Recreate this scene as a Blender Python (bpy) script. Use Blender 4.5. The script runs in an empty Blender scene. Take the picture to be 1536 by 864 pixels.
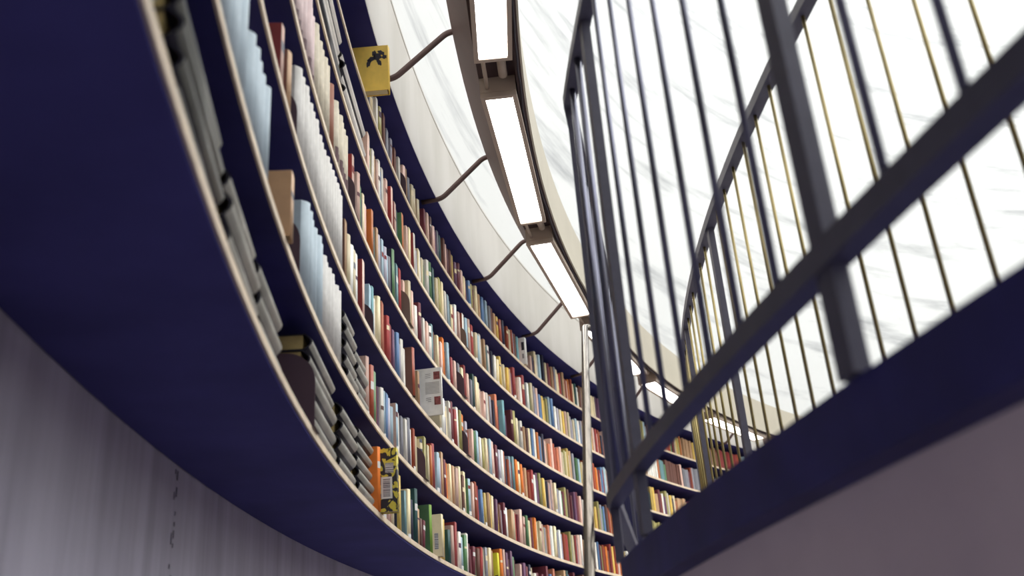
import bpy, bmesh, math, random
from mathutils import Vector, Matrix
random.seed(11)
rad = math.radians
scene = bpy.context.scene
COL = scene.collection

# ------------------------------------------------------------------ camera
cam_d = bpy.data.cameras.new('camera')
cam = bpy.data.objects.new('camera', cam_d)
COL.objects.link(cam)
cam_d.sensor_width = 36.0
cam_d.lens = 36.0 * 1438.93 / 1536.0
PITCH, ROLL = 0.41363, -0.07523
_X = Vector((1, 0, 0)); _U = Vector((0, -math.sin(PITCH), math.cos(PITCH))); _F = Vector((0, math.cos(PITCH), math.sin(PITCH)))
_r = _X * math.cos(ROLL) + _U * math.sin(ROLL)
_u = -_X * math.sin(ROLL) + _U * math.cos(ROLL)
cam.matrix_world = Matrix(((_r.x, _u.x, -_F.x, 0), (_r.y, _u.y, -_F.y, 0), (_r.z, _u.z, -_F.z, 0), (0, 0, 0, 1)))
cam_d.clip_start = 0.02
cam_d.clip_end = 200
cam_d.dof.use_dof = True
cam_d.dof.focus_distance = 5.0
cam_d.dof.aperture_fstop = 2.6
scene.camera = cam

# ------------------------------------------------------------------ view, world, lamps
scene.view_settings.view_transform = 'Standard'
scene.view_settings.look = 'None'
scene.view_settings.gamma = 1.0
scene.view_settings.exposure = 0.0
scene.view_settings.use_curve_mapping = False
scene.cycles.use_denoising = True
scene.cycles.max_bounces = 8

SKY = 3.6
LAMP = 9.0
world = bpy.data.worlds.new('daylight')
scene.world = world
world.use_nodes = True
_nt = world.node_tree
_bg = _nt.nodes['Background']
_bg.inputs[0].default_value = (0.97, 0.985, 1.0, 1)
_bg.inputs[1].default_value = SKY

# added fill light behind the viewer, brightening the stairwell walls and soffit
_dl = bpy.data.lights.new('stairwell_fill', 'AREA')
_dl.shape = 'RECTANGLE'; _dl.size = 0.95; _dl.size_y = 1.7; _dl.energy = 14.0
_dl.color = (0.93, 0.93, 1.0)
_do = bpy.data.objects.new('stairwell_fill', _dl)
COL.objects.link(_do)
_t = math.radians(-27)
_do.location = (12.9897 - 13.45 * math.cos(_t), 3.2170 + 13.45 * math.sin(_t), -0.65)
_do.rotation_euler = Vector((math.sin(_t), math.cos(_t), 0.05)).to_track_quat('-Z', 'Z').to_euler()

# ------------------------------------------------------------------ materials
def lin(c):
    c = c / 255.0
    return c / 12.92 if c <= 0.04045 else ((c + 0.055) / 1.055) ** 2.4
def rgb(h):
    return (lin(int(h[0:2], 16)), lin(int(h[2:4], 16)), lin(int(h[4:6], 16)), 1)
_mats = {}
def mat(name, hexc, rough=0.6, metal=0.0, spec=0.4, noise=0.0, nscale=8.0, bump=0.0, bscale=60.0, stretch=(1, 1, 1), coat=0.0):
    if name in _mats:
        return _mats[name]
    m = bpy.data.materials.new(name)
    m.use_nodes = True
    nt = m.node_tree
    p = nt.nodes['Principled BSDF']
    p.inputs['Base Color'].default_value = rgb(hexc)
    p.inputs['Roughness'].default_value = rough
    p.inputs['Metallic'].default_value = metal
    p.inputs['Specular IOR Level'].default_value = spec
    p.inputs['Coat Weight'].default_value = coat
    if noise or bump:
        tc = nt.nodes.new('ShaderNodeTexCoord')
        mp = nt.nodes.new('ShaderNodeMapping')
        mp.inputs['Scale'].default_value = stretch
        nt.links.new(tc.outputs['Object'], mp.inputs['Vector'])
    if noise:
        n = nt.nodes.new('ShaderNodeTexNoise')
        n.inputs['Scale'].default_value = nscale
        n.inputs['Detail'].default_value = 6
        nt.links.new(mp.outputs['Vector'], n.inputs['Vector'])
        r = nt.nodes.new('ShaderNodeMapRange')
        r.inputs['From Min'].default_value = 0.3
        r.inputs['From Max'].default_value = 0.7
        r.inputs['To Min'].default_value = 1 - noise
        r.inputs['To Max'].default_value = 1 + noise * 0.5
        nt.links.new(n.outputs['Fac'], r.inputs['Value'])
        mx = nt.nodes.new('ShaderNodeMix')
        mx.data_type = 'RGBA'
        mx.blend_type = 'MULTIPLY'
        mx.inputs['Factor'].default_value = 1
        mx.inputs[6].default_value = rgb(hexc)
        nt.links.new(r.outputs['Result'], mx.inputs[7])
        nt.links.new(mx.outputs[2], p.inputs['Base Color'])
    if bump:
        n2 = nt.nodes.new('ShaderNodeTexNoise')
        n2.inputs['Scale'].default_value = bscale
        n2.inputs['Detail'].default_value = 4
        nt.links.new(mp.outputs['Vector'], n2.inputs['Vector'])
        b = nt.nodes.new('ShaderNodeBump')
        b.inputs['Strength'].default_value = bump
        b.inputs['Distance'].default_value = 0.01
        nt.links.new(n2.outputs['Fac'], b.inputs['Height'])
        nt.links.new(b.outputs['Normal'], p.inputs['Normal'])
    _mats[name] = m
    return m
def uv_wall(name, hexc, dark, sx, sy, lo, hi, bump, thr=(0.45, 0.75), rough=0.8):
    """plaster whose marks follow the wall's own running length and height (UV in metres)"""
    m = bpy.data.materials.new(name)
    m.use_nodes = True
    nt = m.node_tree
    p = nt.nodes['Principled BSDF']
    p.inputs['Roughness'].default_value = rough
    p.inputs['Specular IOR Level'].default_value = 0.2
    uv = nt.nodes.new('ShaderNodeUVMap')
    mp = nt.nodes.new('ShaderNodeMapping')
    mp.inputs['Scale'].default_value = (sx, sy, 1)
    nt.links.new(uv.outputs['UV'], mp.inputs['Vector'])
    n = nt.nodes.new('ShaderNodeTexNoise')
    n.inputs['Scale'].default_value = 1
    n.inputs['Detail'].default_value = 5
    n.inputs['Roughness'].default_value = 0.6
    nt.links.new(mp.outputs['Vector'], n.inputs['Vector'])
    r = nt.nodes.new('ShaderNodeMapRange')
    r.inputs['From Min'].default_value = thr[0]
    r.inputs['From Max'].default_value = thr[1]
    r.inputs['To Min'].default_value = lo
    r.inputs['To Max'].default_value = hi
    nt.links.new(n.outputs['Fac'], r.inputs['Value'])
    mx = nt.nodes.new('ShaderNodeMix')
    mx.data_type = 'RGBA'
    mx.inputs[6].default_value = rgb(hexc)
    mx.inputs[7].default_value = rgb(dark)
    nt.links.new(r.outputs['Result'], mx.inputs['Factor'])
    nt.links.new(mx.outputs[2], p.inputs['Base Color'])
    b = nt.nodes.new('ShaderNodeBump')
    b.inputs['Strength'].default_value = bump
    b.inputs['Distance'].default_value = 0.02
    nt.links.new(n.outputs['Fac'], b.inputs['Height'])
    nt.links.new(b.outputs['Normal'], p.inputs['Normal'])
    return m
def glow(name, strength, col=(1, 1, 1, 1)):
    m = bpy.data.materials.new(name)
    m.use_nodes = True
    p = m.node_tree.nodes['Principled BSDF']
    p.inputs['Base Color'].default_value = (0.9, 0.9, 0.9, 1)
    p.inputs['Emission Color'].default_value = col
    p.inputs['Emission Strength'].default_value = strength
    return m

M_DARKWOOD = mat('dark_wood_navy_shade', '383670', 0.7, spec=0.2, noise=0.25, nscale=5)  # dark wood, with the navy of the shadowed interiors put into its colour
M_SOFFIT = mat('dark_soffit_navy_shade', '44427c', 0.8, spec=0.1, noise=0.2, nscale=3)  # dark underside; its blue paints in the navy shade under the case
M_LIP = mat('pale_wood_edge', 'e8d4b8', 0.55, noise=0.16, nscale=14, bump=0.1)
M_CONCRETE = uv_wall('band_concrete', 'd0ccc4', 'c0bcb2', 2.2, 0.5, 0.0, 1.0, 0.10, (0.4, 0.75))
M_WHITE = uv_wall('rough_white_plaster', 'd9dad7', '808286', 0.4, 2.6, 0.0, 1.0, 0.25, (0.52, 0.82))
M_GREY_L = uv_wall('grey_streaked_plaster', 'c6c2d0', 'a6a2b0', 9.0, 0.5, 0.0, 1.0, 0.15, (0.4, 0.7))
M_GREY_R = uv_wall('grey_plaster', 'dccccc', 'c8b8bc', 2.0, 2.0, 0.0, 1.0, 0.15, (0.3, 0.7))
M_FARWALL = uv_wall('far_side_wall', '8a7a6c', '5a4c48', 4.0, 0.8, 0.0, 1.0, 0.1, (0.35, 0.65))
M_SEAM = mat('dark_seam_filler', '4e4a56', 0.9)
M_FLOOR = mat('grey_stone_floor', 'a29e9c', 0.5, noise=0.15, nscale=4)
M_SLAB = mat('dark_steel_channel', '2e2c66', 0.6, spec=0.3, noise=0.25, nscale=9)
M_RING = mat('ring_paint_shaded', '6b5652', 0.6, noise=0.08, nscale=4)  # brown puts the shade on the ring's outer side into the colour
M_RINGDARK = mat('ring_paint_deep_shade', '4a3838', 0.7, noise=0.1, nscale=6)  # darker brown, shade on the ring's underside painted in
M_RINGIN = mat('ring_paint_lit', 'bdb5a2', 0.6, noise=0.06, nscale=3)  # same paint in its lit tone, for the side facing the hall
M_LAMPBOX = mat('beige_lamp_housing', 'b09f90', 0.5, noise=0.05)
M_CABLE = mat('black_cable', '2a2430', 0.6)
M_LENS = glow('lit_diffuser', LAMP, (1.0, 0.985, 0.95, 1))
M_STEEL = mat('dark_painted_steel', '545260', 0.5, metal=0.0, spec=0.4, noise=0.12, nscale=30)
M_BAR = mat('brushed_dark_steel', '6a6a78', 0.3, metal=0.85, spec=0.5)
M_BARWARM = mat('warm_lit_bar_steel', '9a8a58', 0.35, metal=0.6, spec=0.5, noise=0.2, nscale=12)  # brass tint puts the warm light on the far bars into their colour
M_CHROME = mat('polished_steel', '847c72', 0.24, metal=1.0)
M_PLUM = mat('plum_brown_metal', '4a3640', 0.55, noise=0.1)
M_TANEND = mat('tan_brown_metal', '6e5a50', 0.55, noise=0.1)
M_PAGES = mat('cream_pages', 'd8c69a', 0.85, noise=0.25, nscale=30, stretch=(30, 1, 1))
M_OLDPAGES = mat('yellowed_pages', 'b8a26a', 0.85, noise=0.3, nscale=20)
M_PAPER = mat('white_paper', 'dedcd6', 0.7)
M_INK = mat('grey_print', '8a8684', 0.7)
M_DARKINK = mat('dark_print', '2c2832', 0.7)
M_REDINK = mat('brown_red_print', '8a4a48', 0.7, noise=0.6, nscale=60)

# ------------------------------------------------------------------ helpers
CX, CY, R = 12.9897, 3.2170, 13.5714            # the rotunda's axis and the radius of the shelf fronts
ZS = [0.7102, 1.0491, 1.4119, 1.7737, 2.1491, 2.5102]
ZT = 2.8476
def pol(r, deg, z=0.0):
    t = rad(deg)
    return Vector((CX - r * math.cos(t), CY + r * math.sin(t), z))
def link(name, bm, m, parent=None, smooth=False, inv=None):
    me = bpy.data.meshes.new(name)
    bmesh.ops.recalc_face_normals(bm, faces=bm.faces)
    if smooth:
        for f in bm.faces: f.smooth = True
    bm.to_mesh(me); bm.free()
    for q in (m if isinstance(m, (list, tuple)) else [m]):
        me.materials.append(q)
    o = bpy.data.objects.new(name, me)
    COL.objects.link(o)
    if parent: o.parent = parent
    return o
def tag(o, label=None, cat=None, group=None, kind=None):
    if label: o['label'] = label
    if cat: o['category'] = cat
    if group: o['group'] = group
    if kind: o['kind'] = kind
    return o
def thing(name, label, cat, loc=(0, 0, 0), group=None):
    o = bpy.data.objects.new(name, None)
    o.empty_display_size = 0.1
    COL.objects.link(o); o.location = loc
    return tag(o, label, cat, group)
def sweep(bm, sections, closed_profile=True, caps=True, uvscale=None):
    """sections: list of rings of points"""
    rings = [[bm.verts.new(p) for p in s] for s in sections]
    n = len(rings[0])
    for a, b in zip(rings, rings[1:]):
        for i in range(n if closed_profile else n - 1):
            j = (i + 1) % n
            bm.faces.new((a[i], a[j], b[j], b[i]))
    if caps and closed_profile:
        bm.faces.new(rings[0]); bm.faces.new(list(reversed(rings[-1])))
    return rings
def arc(profile, t0, t1, step=1.0, bm=None, closed=True, uv=False):
    bm = bm or bmesh.new()
    n = max(1, int(math.ceil((t1 - t0) / step)))
    secs = []
    for i in range(n + 1):
        t = t0 + (t1 - t0) * i / n
        secs.append([pol(r, t, z) for r, z in profile])
    sweep(bm, secs, closed)
    if uv:
        lay = bm.loops.layers.uv.new('UVMap')
        for f in bm.faces:
            for l in f.loops:
                p = l.vert.co
                th = math.atan2(p.y - CY, -(p.x - CX))
                rr = math.hypot(p.x - CX, p.y - CY)
                l[lay].uv = (th * R, p.z + (rr - R))
    return bm
def rect(r0, r1, z0, z1):
    return [(r0, z0), (r1, z0), (r1, z1), (r0, z1)]
def add_box(bm, c, s, rot=None):
    vs = []
    for x in (-.5, .5):
        for y in (-.5, .5):
            for z in (-.5, .5):
                v = Vector((x * s[0], y * s[1], z * s[2]))
                if rot: v = rot @ v
                vs.append(bm.verts.new(v + Vector(c)))
    for f in ((0, 1, 3, 2), (4, 6, 7, 5), (0, 4, 5, 1), (2, 3, 7, 6), (0, 2, 6, 4), (1, 5, 7, 3)):
        bm.faces.new([vs[i] for i in f])
    return vs
def add_tube(bm, pts, r, n=10):
    pts = [Vector(p) for p in pts]
    secs = []
    up = Vector((0, 0, 1))
    d0 = (pts[1] - pts[0]).normalized()
    ref = up if abs(d0.dot(up)) < 0.95 else Vector((1, 0, 0))
    a = d0.cross(ref).normalized()
    for i, p in enumerate(pts):
        if i == 0: d = pts[1] - pts[0]
        elif i == len(pts) - 1: d = pts[-1] - pts[-2]
        else: d = (pts[i + 1] - pts[i]).normalized() + (pts[i] - pts[i - 1]).normalized()
        d.normalize()
        a = (a - d * a.dot(d)).normalized()
        b = d.cross(a)
        k = 1.0
        if 0 < i < len(pts) - 1:
            c = (pts[i + 1] - pts[i]).normalized().dot(d)
            k = 1.0 / max(c, 0.5)
        secs.append([p + (a * math.cos(2 * math.pi * j / n) + b * math.sin(2 * math.pi * j / n)) * r for j in range(n)])
    sweep(bm, secs)
def bend(pts, rr=0.03, n=5):
    """round the corners of a polyline"""
    pts = [Vector(p) for p in pts]
    out = [pts[0]]
    for a, b, c in zip(pts, pts[1:], pts[2:]):
        u = (a - b).normalized(); v = (c - b).normalized()
        k = min(rr, (a - b).length * .45, (c - b).length * .45)
        p, q = b + u * k, b + v * k
        for i in range(n + 1):
            t = i / n
            out.append(p * (1 - t) ** 2 + b * 2 * t * (1 - t) + q * t * t)
    out.append(pts[-1])
    return out

# ------------------------------------------------------------------ the setting
TA, TB = -42.0, 100.0          # run of the curved wall that is built
wl = tag(link('wall_left', arc(rect(R + 0.42, R + 0.62, -1.65, 0.74), TA, TB, 1, uv=True), M_GREY_L), kind='structure')
random.seed(21)
bm = bmesh.new()                                  # broken dark line where two lengths of plaster meet
for col, t in ((0, -2.24), (1, -2.17)):
    z = 0.69
    while z > -0.6:
        ln = random.uniform(0.008, 0.035)
        w = random.uniform(0.010, 0.02)
        if random.random() < .7:
            arc(rect(R + 0.4180, R + 0.4199, z - ln, z), t, t + w, 1, bm)
        z -= ln + random.uniform(0.008, 0.03)
seam = link('plaster_seam', bm, M_SEAM, wl)
tag(link('wall_front', arc(rect(R + 0.02, R + 0.62, -1.65, ZT - 0.001), TB + 0.05, TA + 359.95, 2, uv=True), M_FARWALL), kind='structure')
# upper white wall, all round the rotunda
tag(link('wall_back', arc(rect(R + 0.10, R + 0.40, 3.40, 14.5), TA, TA + 360, 1.5, uv=True), M_WHITE, smooth=False), kind='structure')
# grey band above the shelves, with its slim top rim
bm = arc([(R - 0.042, ZT), (R + 0.42, ZT), (R + 0.42, 3.42), (R - 0.05, 3.42), (R - 0.05, 3.405), (R - 0.046, 3.40), (R - 0.046, 3.372), (R - 0.050, 3.368)], TA, TA + 360, 0.75, uv=True)
tag(link('trim_1', bm, M_CONCRETE), kind='structure')
bm = bmesh.new()
bmesh.ops.create_circle(bm, cap_ends=True, segments=96, radius=R + 0.7, matrix=Matrix.Translation((CX, CY, -1.65)))
tag(link('floor', bm, M_FLOOR), kind='structure')

# the raised walkway beside the stairwell
RN, RF, RIN = 12.80, 12.21, 12.02
ZSL = 0.315                    # top of the slab
TC = -3.53                     # where the stair guard bends
LEG = Vector((0.143, 0.99, 0)).normalized()
def near_path(t0=-40.0, leg_end=3.6, step=1.0):
    """[(point, unit normal towards the bookcase)] along the edge of the stairwell"""
    out = []
    n = int((TC - t0) / step)
    for i in range(n + 1):
        t = t0 + (TC - t0) * i / n
        nrm = (pol(2, t) - pol(1, t)).normalized()
        out.append((pol(RN, t), nrm))
    p = out[-1][0]
    nl = Vector((-LEG.y, LEG.x, 0))
    nc = (out[-1][1] + nl).normalized()
    k = 1.0 / nc.dot(nl)
    out[-1] = (p, nc * k)
    for i in range(1, 7):
        out.append((p + LEG * leg_end * i / 6, nl))
    return out
NP = near_path()
def near_sweep(profile, path=NP, bm=None, uv=False):
    bm = bm or bmesh.new()
    secs = [[p + n * o + Vector((0, 0, z)) for o, z in profile] for p, n in path]
    sweep(bm, secs)
    if uv:
        L = [0.0]
        for a, b in zip(path, path[1:]): L.append(L[-1] + (b[0] - a[0]).length)
        lay = bm.loops.layers.uv.new('UVMap')
        for f in bm.faces:
            for l in f.loops:
                q = l.vert.co
                i = min(range(len(path)), key=lambda k: (path[k][0].x - q.x) ** 2 + (path[k][0].y - q.y) ** 2)
                l[lay].uv = (L[i], q.z)
    return bm
tag(link('wall_right', near_sweep([(-0.05, -1.65), (-0.05, 0.24), (-0.30, 0.24), (-0.30, -1.65)], uv=True), M_GREY_R), kind='structure')
# slab between the stairwell edge and the inner rim
def slab():
    bm = bmesh.new()
    secs = []
    for p, n in NP:
        t = math.degrees(math.atan2(p.y - CY, -(p.x - CX)))
        q = pol(RIN, t)
        a = p
        secs.append([a + Vector((0, 0, 0.225)), a + Vector((0, 0, ZSL)), q + Vector((0, 0, ZSL)), q + Vector((0, 0, 0.225))])
    sweep(bm, secs)
    return bm
tag(link('floor_walkway', slab(), M_SLAB), kind='structure')

# ------------------------------------------------------------------ bookcase
bc = thing('bookcase', 'tall curved built-in bookcase of six dark shelves with pale front edges', 'bookcase', pol(R, 0, ZS[0]))
def part(name, bm, m, parent, smooth=False):
    o = link(name, bm, m, parent, smooth)
    # meshes are modelled in world space: undo the parent's offset
    p = parent
    off = Vector((0, 0, 0))
    while p: off += p.location; p = p.parent
    o.location = -off
    return o
def sub(name, bm, m, parent, smooth=False):
    o = link(name, bm, m, parent, smooth)      # parent already sits at world zero
    return o
for z in ZS:
    s = part('shelf', arc(rect(R + 0.006, R + 0.40, z + 0.001, z + 0.021), TA, TB, 1), M_DARKWOOD, bc)
    sub('shelf_edge', arc(rect(R, R + 0.0058, z, z + 0.021), TA, TB, 0.5), M_LIP, s)
part('back_panel', arc(rect(R + 0.401, R + 0.418, ZS[0], ZT), TA, TB, 1), M_DARKWOOD, bc)
part('base_panel', arc(rect(R + 0.006, R + 0.416, ZS[0] - 0.008, ZS[0] - 0.0005), TA, TB, 1), M_SOFFIT, bc)
part('top_panel', arc(rect(R - 0.040, R + 0.40, ZT - 0.004, ZT - 0.0006), TA, TB, 1), M_DARKWOOD, bc)

# ------------------------------------------------------------------ light ring
ring = thing('light_ring', 'curved lighting channel on bent rods above the shelves, beige where lit, brown where shaded', 'light ring', pol(R - 0.5, 0, 2.95))
T0, T1 = TA, TB
part('outer_plate', arc([(R - 0.375, 3.05), (R - 0.37, 3.06), (R - 0.47, 2.875), (R - 0.475, 2.865)], T0, T1, .75), M_RING, ring)
part('bottom_plate', arc(rect(R - 0.690, R - 0.475, 2.862, 2.874), T0, T1, .75), M_RINGDARK, ring)
part('top_plate', arc(rect(R - 0.690, R - 0.375, 3.052, 3.062), T0, T1, .75), M_RING, ring)
part('inner_plate', arc(rect(R - 0.700, R - 0.6905, 2.80, 3.17), T0, T1, .75), M_RINGIN, ring)
part('cable_tray', arc(rect(R - 0.690, R - 0.662, 2.80, 2.808), T0, T1, .75), M_RINGDARK, ring)
bm = bmesh.new()
random.seed(3)
add_tube(bm, [pol(R - 0.676 + random.uniform(-.004, .004), -20 + i * .5, 2.792 + random.uniform(-.003, .003)) for i in range(160)], 0.005, 6)
part('cable', bm, M_CABLE, ring)
for i in range(-3, 18):
    t = 2.65 + 5.2 * i
    bm = bmesh.new()
    add_tube(bm, bend([pol(R + 0.05, t, ZT - 0.012), pol(R - 0.075, t, ZT - 0.005), pol(R - 0.345, t, 3.085), pol(R - 0.43, t, 3.085)], 0.035), 0.0155, 10)
    part('support_rod', bm, M_RING, ring, True)
for i in range(-2, 12):
    t = 2.5 + 7.33 * i
    bm = bmesh.new()
    add_tube(bm, [pol(R - 0.60, t - 0.32, 2.825), pol(R - 0.60, t + .32, 2.825)], 0.022, 12)
    part('junction_tube', bm, M_LAMPBOX, ring, True)
    bm = bmesh.new()
    add_tube(bm, [pol(R - 0.515, t - 0.62, 2.80), pol(R - 0.515, t + .62, 2.80)], 0.010, 8)
    part('conduit', bm, M_LAMPBOX, ring, True)

ORD = ['first', 'second', 'third', 'fourth', 'fifth', 'sixth', 'seventh', 'eighth', 'ninth', 'tenth', 'eleventh', 'twelfth', 'thirteenth', 'fourteenth', 'fifteenth']
def straight(profile, t0, t1):
    """a straight box between two bearings, its cross-section given at both ends"""
    bm = bmesh.new()
    sweep(bm, [[pol(r, t0, z) for r, z in profile], [pol(r, t1, z) for r, z in profile]])
    return bm
LR0, LR1 = R - 0.656, R - 0.478
for i in range(-1, 12):
    a, b = 3.1 + 7.33 * i, 3.1 + 7.33 * i + 6.12
    lab = {-1: 'long lit beige strip lamp above the first support rod, cut by the picture top', 0: 'long lit beige strip lamp, the first whole one along the ring',
           1: 'long lit beige strip lamp, second whole one along the ring'}.get(i)
    if lab is None: lab = 'lit strip lamp far along the ring behind the railings, %s after the whole ones' % ORD[i - 2]
    L = thing('strip_lamp', lab, 'lamp', pol(R - .567, (a + b) / 2, 2.86), 'strip lamps in the light ring')
    t = 0.016
    bm = bmesh.new()
    sweep(bm, [[pol(r, x, z) for r, z in rect(LR0 + .004, LR1 - .004, 2.768, 2.861)] for x in (a + .05, b - .05)])
    part('housing', bm, M_LAMPBOX, L)
    bm = bmesh.new()
    for r0, r1 in ((LR0, LR0 + .022), (LR1 - .022, LR1)):
        sweep(bm, [[pol(r, x, z) for r, z in rect(r0, r1, 2.747, 2.775)] for x in (a, b)])
    for x0, x1 in ((a, a + .10), (b - .10, b)):
        sweep(bm, [[pol(r, x, z) for r, z in rect(LR0 + .0215, LR1 - .0215, 2.747, 2.775)] for x in (x0, x1)])
    part('frame', bm, M_LAMPBOX, L)
    part('diffuser', straight(rect(LR0 + .0225, LR1 - .0225, 2.755, 2.766), a + .101, b - .101), M_LENS, L)
    for x0, x1 in ((a - .012, a + .05), (b - .05, b + .012)):
        part('end_cap', straight(rect(LR0, LR1, 2.7755, 2.862), x0, x1), M_LAMPBOX, L)

# ------------------------------------------------------------------ railings
ZB, ZTOP = 0.455, 1.645        # bottom rail underside, top rail underside
def rail_path_near(): return NP
gd = thing('stair_railing', 'dark steel railing with round bars along the edge of the stairwell', 'railing', pol(RN, -6, ZSL))
path = [q for q in near_path(-40, 3.6, 0.5)]
part('top_rail', near_sweep([(-0.018, ZTOP), (0.018, ZTOP), (0.018, ZTOP + 0.035), (-0.018, ZTOP + 0.035)], path), M_STEEL, gd)
part('bottom_rail', near_sweep([(-0.017, ZB - 0.008), (0.017, ZB - 0.008), (0.017, ZB + 0.026), (-0.017, ZB + 0.026)], path), M_STEEL, gd)
def bar_at(p, z0, z1, r, parent, m, name='baluster'):
    bm = bmesh.new()
    add_tube(bm, [p + Vector((0, 0, z0)), p + Vector((0, 0, z1))], r, 10)
    return part(name, bm, m, parent, True)
def post_at(p, n, z0, z1, parent, m, w=0.040, d=0.022):
    t = Vector((-n.y, n.x, 0))
    bm = bmesh.new()
    sweep(bm, [[p + n * (sx * d / 2) + t * (sy * w / 2) + Vector((0, 0, z)) for sx, sy in ((-1, -1), (1, -1), (1, 1), (-1, 1))] for z in (z0, z1)])
    return part('post', bm, m, parent)
SPN = 0.655
for i in range(-2, 42):
    t = -5.22 - SPN * i
    if t < -30: break
    p = pol(RN, t); n = (pol(2, t) - pol(1, t)).normalized()
    if i % 7 == 0: post_at(p, n, ZSL, ZTOP, gd, M_STEEL)
    elif t < TC - .2: bar_at(p, ZB + .026, ZTOP, 0.0062 if i > 0 else 0.0095, gd, M_BAR)
pc = pol(RN, TC); nl = Vector((-LEG.y, LEG.x, 0))
for i in range(0, 24):
    p = pc + LEG * (0.15 * i + 0.02)
    if i in (0, 7, 14, 21): post_at(p, nl, ZSL, ZTOP, gd, M_STEEL, 0.03)
    else: bar_at(p, ZB + .026, ZTOP, 0.0062, gd, M_BAR)

gf = thing('gallery_railing', 'railing with thin bars, coloured as warmly lit, on the far side of the walkway', 'railing', pol(RF, -2, ZSL))
TFE = 12.5
part('top_rail', arc(rect(RF - .018, RF + .018, ZTOP, ZTOP + .035), -40, TFE, .5), M_STEEL, gf)
part('bottom_rail', arc(rect(RF - .017, RF + .017, ZB - .008, ZB + .026), -40, TFE, .5), M_STEEL, gf)
for i in range(-16, 40):
    t = 0.53 - 0.73 * i
    if t < -30: break
    p = pol(RF, t); n = (pol(2, t) - pol(1, t)).normalized()
    if i % 7 == 0: post_at(p, n, ZSL, ZTOP, gf, M_STEEL)
    else: bar_at(p, ZB + .026, ZTOP, 0.0052, gf, M_BARWARM)

# bent polished steel pole beside the railing
pl = thing('grab_pole', 'polished steel pole bent over at the top, standing before the bookshelves', 'pole', (0.13, 2.38, -1.65))
A = Vector((0.1338, 2.3884, 0.2811)); Btop = Vector((0.2973, 3.8299, 1.4757))
foot = A + (A - Btop) * ((1.65 - 0.02 + A.z) / (Btop.z - A.z))
bm = bmesh.new()
add_tube(bm, bend([foot, Btop, Btop + Vector((0.075, 0.06, 0.0)), Btop + Vector((0.075, 0.06, 0.0)) + (A - Btop) * .06], 0.03, 8), 0.0145, 16)
part('pole', bm, M_CHROME, pl, True)
bm = bmesh.new()
add_tube(bm, [Vector((foot.x, foot.y, -1.649)), Vector((foot.x, foot.y, -1.63))], 0.05, 16)
part('foot_plate', bm, M_CHROME, pl)

# ------------------------------------------------------------------ books
# colour codes: hex, word
PAL = {
 'W': ('ece6da', 'white'), 'C': ('e2d2aa', 'cream'), 'T': ('b4906c', 'tan'), 'P': ('dcb8a8', 'dusty pink'), 'S': ('c87a5c', 'salmon'),
 'R': ('963c3a', 'red'), 'M': ('642a34', 'maroon'), 'K': ('a04a30', 'brick red'), 'O': ('d2742e', 'orange'), 'Y': ('d2b25a', 'yellow'),
 'L': ('a29a5e', 'olive'), 'l': ('86b040', 'lime green'), 'G': ('5a8258', 'green'), 'D': ('264a48', 'dark green'), 'B': ('5878a0', 'blue'),
 'A': ('9cb4bf', 'pale blue'), 'E': ('6f9ba0', 'teal'), 'N': ('26263c', 'black'), 'V': ('a8a4b0', 'lavender grey'), 'U': ('63405a', 'purple'),
 'H': ('8a8a92', 'grey'), 'J': ('6c483e', 'brown'), 'q': ('f2ca5a', 'bright yellow'), 'z': ('d0c040', 'yellow and black'),
 'w': ('dedbd4', 'white'), 'x': ('e2e0da', 'white'), 'y': ('d2cc34', 'lemon yellow'),
}
VAR = 3
def shade(code, v=None):
    hexc, word = PAL[code]
    v = random.randrange(VAR) if v is None else v
    f = (1.0, 0.88, 1.10)[v]
    h = ''.join('%02x' % max(0, min(245, int(int(hexc[i:i + 2], 16) * f + (4, 0, -3)[v]))) for i in (0, 2, 4))
    return mat('cloth_%s_%s' % (word.replace(' ', '_'), 'abc'[v]) if code not in 'wxqz' else 'cover_%s_%s' % (word.replace(' ', '_'), h),
               h, random.choice((0.45, 0.6, 0.75)), spec=0.35, noise=0.10, nscale=25)
def splotch_mat():
    m = bpy.data.materials.new('yellow_black_splotch_cover')
    m.use_nodes = True
    nt = m.node_tree; p = nt.nodes['Principled BSDF']
    tc = nt.nodes.new('ShaderNodeTexCoord')
    n = nt.nodes.new('ShaderNodeTexNoise'); n.inputs['Scale'].default_value = 26; n.inputs['Detail'].default_value = 1.5; n.inputs['Distortion'].default_value = 1.2
    r = nt.nodes.new('ShaderNodeValToRGB'); r.color_ramp.interpolation = 'CONSTANT'
    r.color_ramp.elements[0].color = rgb('d2c246'); r.color_ramp.elements[1].position = 0.5; r.color_ramp.elements[1].color = rgb('25232c')
    nt.links.new(tc.outputs['Object'], n.inputs['Vector']); nt.links.new(n.outputs['Fac'], r.inputs[0]); nt.links.new(r.outputs[0], p.inputs['Base Color'])
    return m
M_SPLOTCH = splotch_mat()
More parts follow.
